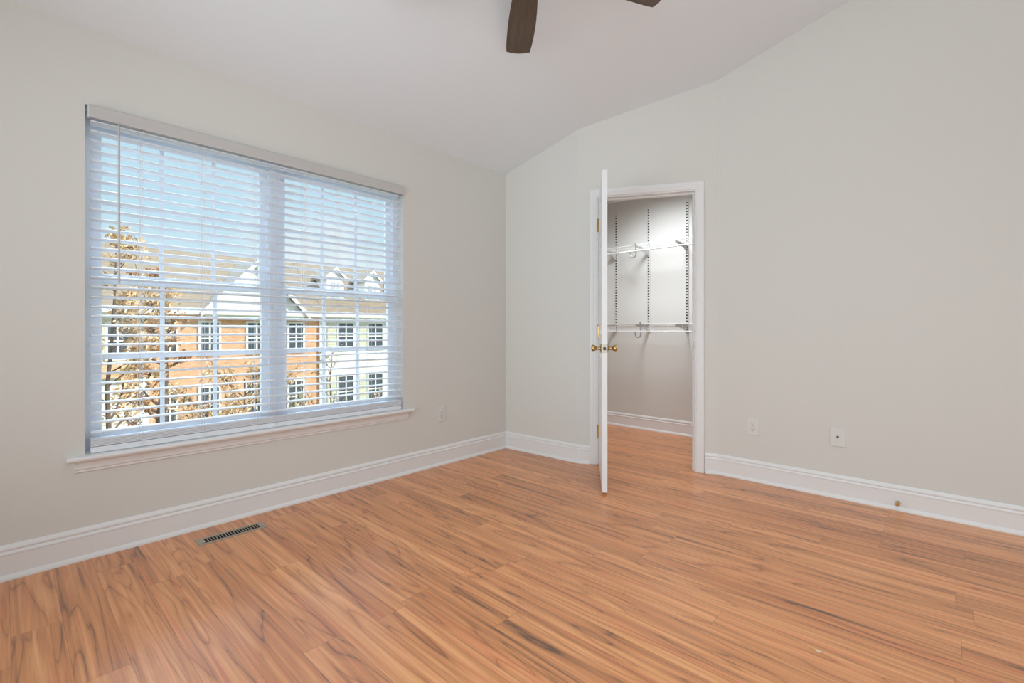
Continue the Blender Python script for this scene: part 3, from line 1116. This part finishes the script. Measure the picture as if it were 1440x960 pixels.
def xwindow(parent, x0, x1, z0, z1, y, panes=2, rows=2):
    m = MB()
    fw = 0.09
    m.box(x0 - fw, x1 + fw, y - 0.06, y + 0.02, z0 - fw, z0)
    m.box(x0 - fw, x1 + fw, y - 0.06, y + 0.02, z1, z1 + fw)
    m.box(x0 - fw, x0, y - 0.06, y + 0.02, z0, z1)
    m.box(x1, x1 + fw, y - 0.06, y + 0.02, z0, z1)
    for k in range(1, panes):
        xx = x0 + (x1 - x0) * k / panes
        m.box(xx - 0.035, xx + 0.035, y - 0.05, y + 0.02, z0, z1)
    for k in range(1, rows):
        zz = z0 + (z1 - z0) * k / rows
        m.box(x0, x1, y - 0.045, y + 0.015, zz - 0.03, zz + 0.03)
    w_ = m.build('window', XTRIM, parent)
    MB().box(x0, x1, y - 0.02, y + 0.01, z0, z1).build('pane', XGLASS, w_)


def shutter(parent, x0, x1, z0, z1, y):
    m = MB().box(x0, x1, y - 0.05, y, z0, z1)
    n = int((z1 - z0) / 0.12)
    for k in range(n):
        zz = z0 + 0.06 + k * 0.12
        m.box(x0 + 0.05, x1 - 0.05, y - 0.07, y - 0.045, zz, zz + 0.05)
    m.build('shutter', SHUTTER, parent)


def main_roof(parent, x0, x1, ye=23.55, ze=1.93, yr=27.6, zr_=4.93):
    poly = [(x0, ye, ze), (x0, yr, zr_), (x0, 2 * yr - ye, ze), (x0, 2 * yr - ye, ze - 0.15), (x0, yr, zr_ - 0.15), (x0, ye, ze - 0.15)]
    MB().prism(poly, (0, 0, 0), (x1 - x0, 0, 0)).build('roof', SHINGLE, parent)
    m = MB().box(x0, x1, ye - 0.12, ye + 0.02, ze - 0.20, ze + 0.02)
    m.box(x0, x1, ye + 0.02, FYY, ze - 0.24, ze - 0.16)
    m.build('gutter', XTRIM, parent)


def box_wall(parent, x0, x1, mat, z1=1.75, y0=FYY):
    MB().box(x0, x1, y0, 31.2, GZ, z1).build('wall', mat, parent)


# left house: pale siding with a garage
h = thing('townhouse', 'pale sided townhouse at the left behind the leafy trees', 'house', (0, 24, GZ), group='townhouses across the way')
h.location = (0, 0, 0)
box_wall(h, -9, 3.93, SIDING2)
main_roof(h, -9.2, 3.93)
for x0, x1 in ((1.2, 2.0), (2.75, 3.35)):
    xwindow(h, x0, x1, -0.05, 1.3, FYY, 2, 2)
    shutter(h, x0 - 0.45, x0 - 0.1, -0.05, 1.3, FYY)
m = MB().box(-0.5, 3.9, FYY - 0.9, FYY, GZ, -0.75)
for k in range(1, 4):
    m.box(0.0, 3.7, FYY - 0.93, FYY - 0.9, GZ + 0.1 + (k - 1) * 0.7, GZ + 0.1 + (k - 1) * 0.7 + 0.6)
m.build('garage_door', XTRIM, h)
m = MB()
m.prism([(-0.7, FYY - 1.2, -0.75), (-0.7, FYY, -0.25), (-0.7, FYY, -0.75)], (0, 0, 0), (4.6, 0, 0))
m.build('porch_roof', BRICK, h)

# middle house: brick with a white front gable
h = thing('townhouse', 'orange brick townhouse with a wide white front gable', 'house', (0, 0, 0), group='townhouses across the way')
box_wall(h, 3.95, 11.24, BRICK)
main_roof(h, 3.95, 11.24)
gx0, gx1, gxa, gz0, gza = 6.0, 10.1, 8.05, 1.95, 4.15
gy = 23.5
MB().prism([(gx0, gy + 0.15, gz0 - 0.3), (gx1, gy + 0.15, gz0 - 0.3), (gx1, gy + 0.15, gz0), (gxa, gy + 0.15, gza), (gx0, gy + 0.15, gz0)], (0, 0, 0), (0, 3.2, 0)).build('gable_wall', SIDING, h)
m = MB()
for sx, xe in ((-1, gx0), (1, gx1)):
    ex = xe + sx * 0.3
    ez = gz0 - 0.28
    m.prism([(gxa, gy - 0.1, gza + 0.05), (ex, gy - 0.1, ez), (ex, gy - 0.1, ez + 0.16), (gxa, gy - 0.1, gza + 0.21)], (0, 0, 0), (0, 3.6, 0))
m.build('gable_roof', SHINGLE, h)
m = MB()
for sx, xe in ((-1, gx0), (1, gx1)):
    ex = xe + sx * 0.3
    ez = gz0 - 0.28
    m.prism([(gxa, gy - 0.16, gza - 0.02), (ex, gy - 0.16, ez - 0.08), (ex, gy - 0.16, ez + 0.15), (gxa, gy - 0.16, gza + 0.2)], (0, 0, 0), (0, 0.06, 0))
m.build('rake_board', XTRIM, h)
m = MB().box(gx0 - 0.1, gx1 + 0.1, gy + 0.08, gy + 0.16, gz0 - 0.42, gz0 - 0.24)
m.build('frieze_board', XTRIM, h)
for x0, x1 in ((4.55, 4.95), (5.85, 6.55), (7.75, 8.5), (9.62, 10.3)):
    xwindow(h, x0, x1, 0.0, 1.38, FYY, 2, 2)
    xwindow(h, x0, x1, -3.0, -1.5, FYY, 2, 2)
MB().tube([(11.16, FYY - 0.08, 1.75), (11.16, FYY - 0.08, GZ)], 0.06, 8).build('downspout', XTRIM, h)

# right house: white siding, two dormers
h = thing('townhouse', 'white sided townhouse with two roof dormers at the right', 'house', (0, 0, 0), group='townhouses across the way')
box_wall(h, 11.27, 26, SIDING)
main_roof(h, 11.26, 26.2)
for x0, x1 in ((12.2, 13.05), (13.98, 14.85), (16.2, 17.0)):
    xwindow(h, x0, x1, 0.03, 1.42, FYY, 2, 2)
    xwindow(h, x0, x1, -3.1, -1.45, FYY, 2, 2)
    shutter(h, x0 - 0.62, x0 - 0.14, 0.0, 1.42, FYY)
    shutter(h, x0 - 0.62, x0 - 0.14, -3.1, -1.45, FYY)
for dx in (12.42, 14.68, 17.0):
    dy = 24.75
    d_ = MB().prism([(dx - 0.49, dy, 2.35), (dx + 0.49, dy, 2.35), (dx + 0.49, dy, 3.95), (dx, dy, 4.42), (dx - 0.49, dy, 3.95)], (0, 0, 0), (0, 2.4, 0)).build('dormer', SIDING, h)
    m = MB()
    for sx in (-1, 1):
        m.prism([(dx, dy - 0.12, 4.44), (dx + sx * 0.62, dy - 0.12, 3.86), (dx + sx * 0.62, dy - 0.12, 3.98), (dx, dy - 0.12, 4.56)], (0, 0, 0), (0, 2.6, 0))
    m.build('dormer_roof', SHINGLE, d_)
    m = MB()
    for sx in (-1, 1):
        m.prism([(dx, dy - 0.15, 4.38), (dx + sx * 0.62, dy - 0.15, 3.80), (dx + sx * 0.62, dy - 0.15, 3.97), (dx, dy - 0.15, 4.55)], (0, 0, 0), (0, 0.04, 0))
    m.build('dormer_trim', XTRIM, d_)
    m = MB().box(dx - 0.24, dx + 0.24, dy - 0.02, dy + 0.01, 2.75, 3.65)
    m.build('dormer_pane', XGLASS2, d_)
    m = MB().box(dx - 0.03, dx + 0.03, dy - 0.035, dy, 2.75, 3.65)
    m.box(dx - 0.24, dx + 0.24, dy - 0.035, dy, 3.15, 3.25)
    m.build('dormer_sash', XTRIM, d_)


# trees
def tree(seed, x, y, height, r0, spread, leaf_m, n_leaf, leaf_size, label, first=0.22, nb=16, twigs=4, cat='tree'):
    rd = random.Random(seed)
    t = thing('tree', label, cat, (x, y, GZ), group='autumn trees outside the window')
    tr, brn, lv = MB(), MB(), MB()
    pts, rs = [], []
    px, py = 0.0, 0.0
    n = 9
    for i in range(n):
        s_ = i / (n - 1)
        pts.append(Vector((px, py, height * 0.9 * s_)))
        rs.append(r0 * (1 - 0.85 * s_))
        px += rd.uniform(-0.06, 0.06)
        py += rd.uniform(-0.06, 0.06)
    tr.tube(pts, rs, 7)
    tips = []
    for k in range(nb):
        s_ = first + (0.98 - first) * (k + rd.random()) / nb
        i = min(n - 2, int(s_ * (n - 1)))
        p = pts[i].lerp(pts[i + 1], s_ * (n - 1) - i)
        a = rd.uniform(0, 2 * math.pi)
        L_ = spread * (1.15 - 0.75 * s_) * rd.uniform(0.7, 1.15)
        d = Vector((math.cos(a), math.sin(a), rd.uniform(0.35, 0.9))).normalized()
        q = [p, p + d * L_ * 0.5, p + d * L_ + Vector((0, 0, 0.15 * L_))]
        br0 = max(0.012, r0 * 0.4 * (1 - s_ * 0.7))
        brn.tube(q, [br0, br0 * 0.6, 0.006], 5)
        for j in range(twigs):
            u = rd.uniform(0.25, 1.0)
            b0 = q[0].lerp(q[2], u)
            dd = (d + Vector((rd.uniform(-1, 1), rd.uniform(-1, 1), rd.uniform(-0.3, 0.9)))).normalized()
            e_ = b0 + dd * L_ * rd.uniform(0.25, 0.5)
            brn.tube([b0, b0.lerp(e_, 0.5) + Vector((rd.uniform(-.04, .04), rd.uniform(-.04, .04), 0.03)), e_], [0.011, 0.008, 0.004], 4)
            tips.append((b0, e_))
    tr.build('trunk', BARK, t, smooth=True)
    brn.build('branches', BARK, t)
    for k in range(n_leaf):
        b0, e_ = rd.choice(tips)
        c = b0.lerp(e_, rd.uniform(0.2, 1.05)) + Vector((rd.gauss(0, 0.07), rd.gauss(0, 0.07), rd.gauss(0, 0.07)))
        ax = Vector((rd.gauss(0, 1), rd.gauss(0, 1), rd.gauss(0, 1))).normalized()
        bx_ = ax.orthogonal().normalized()
        cx_ = ax.cross(bx_)
        l_ = leaf_size * rd.uniform(0.7, 1.4)
        lv.add([c - bx_ * l_, c + cx_ * l_ * 0.45 + ax * l_ * 0.2, c + bx_ * l_, c - cx_ * l_ * 0.45 + ax * l_ * 0.2], [[0, 1, 2], [0, 2, 3]])
    if n_leaf:
        lv.build('foliage', leaf_m, t)
    return t


tree(3, 1.30, 10.4, 7.2, 0.07, 1.5, LEAF_TAN, 3600, 0.05, 'tan leaved tree at the left edge of the window view', nb=20, twigs=5)
tree(8, 3.02, 15.6, 7.4, 0.19, 1.2, LEAF_RUST, 2000, 0.06, 'rust leaved dark trunked tree in front of the brick house', nb=18, twigs=4)
tree(15, 3.75, 12.6, 4.3, 0.10, 2.1, LEAF_TAN, 4200, 0.045, 'low tan leaved tree in front of the brick walls', nb=26, twigs=6)
tree(21, 5.9, 13.8, 3.3, 0.07, 1.0, LEAF_OLIVE, 1300, 0.045, 'thin half bare tree before the downspout', nb=18, twigs=5)
tree(29, 7.75, 15.8, 4.9, 0.05, 1.0, LEAF_OLIVE, 120, 0.04, 'slender nearly bare tree before the white siding', nb=16, twigs=4)
tree(34, 8.6, 14.6, 3.1, 0.05, 0.9, LEAF_TAN, 260, 0.045, 'low sparse tree at the right edge of the window view', nb=14, twigs=5)
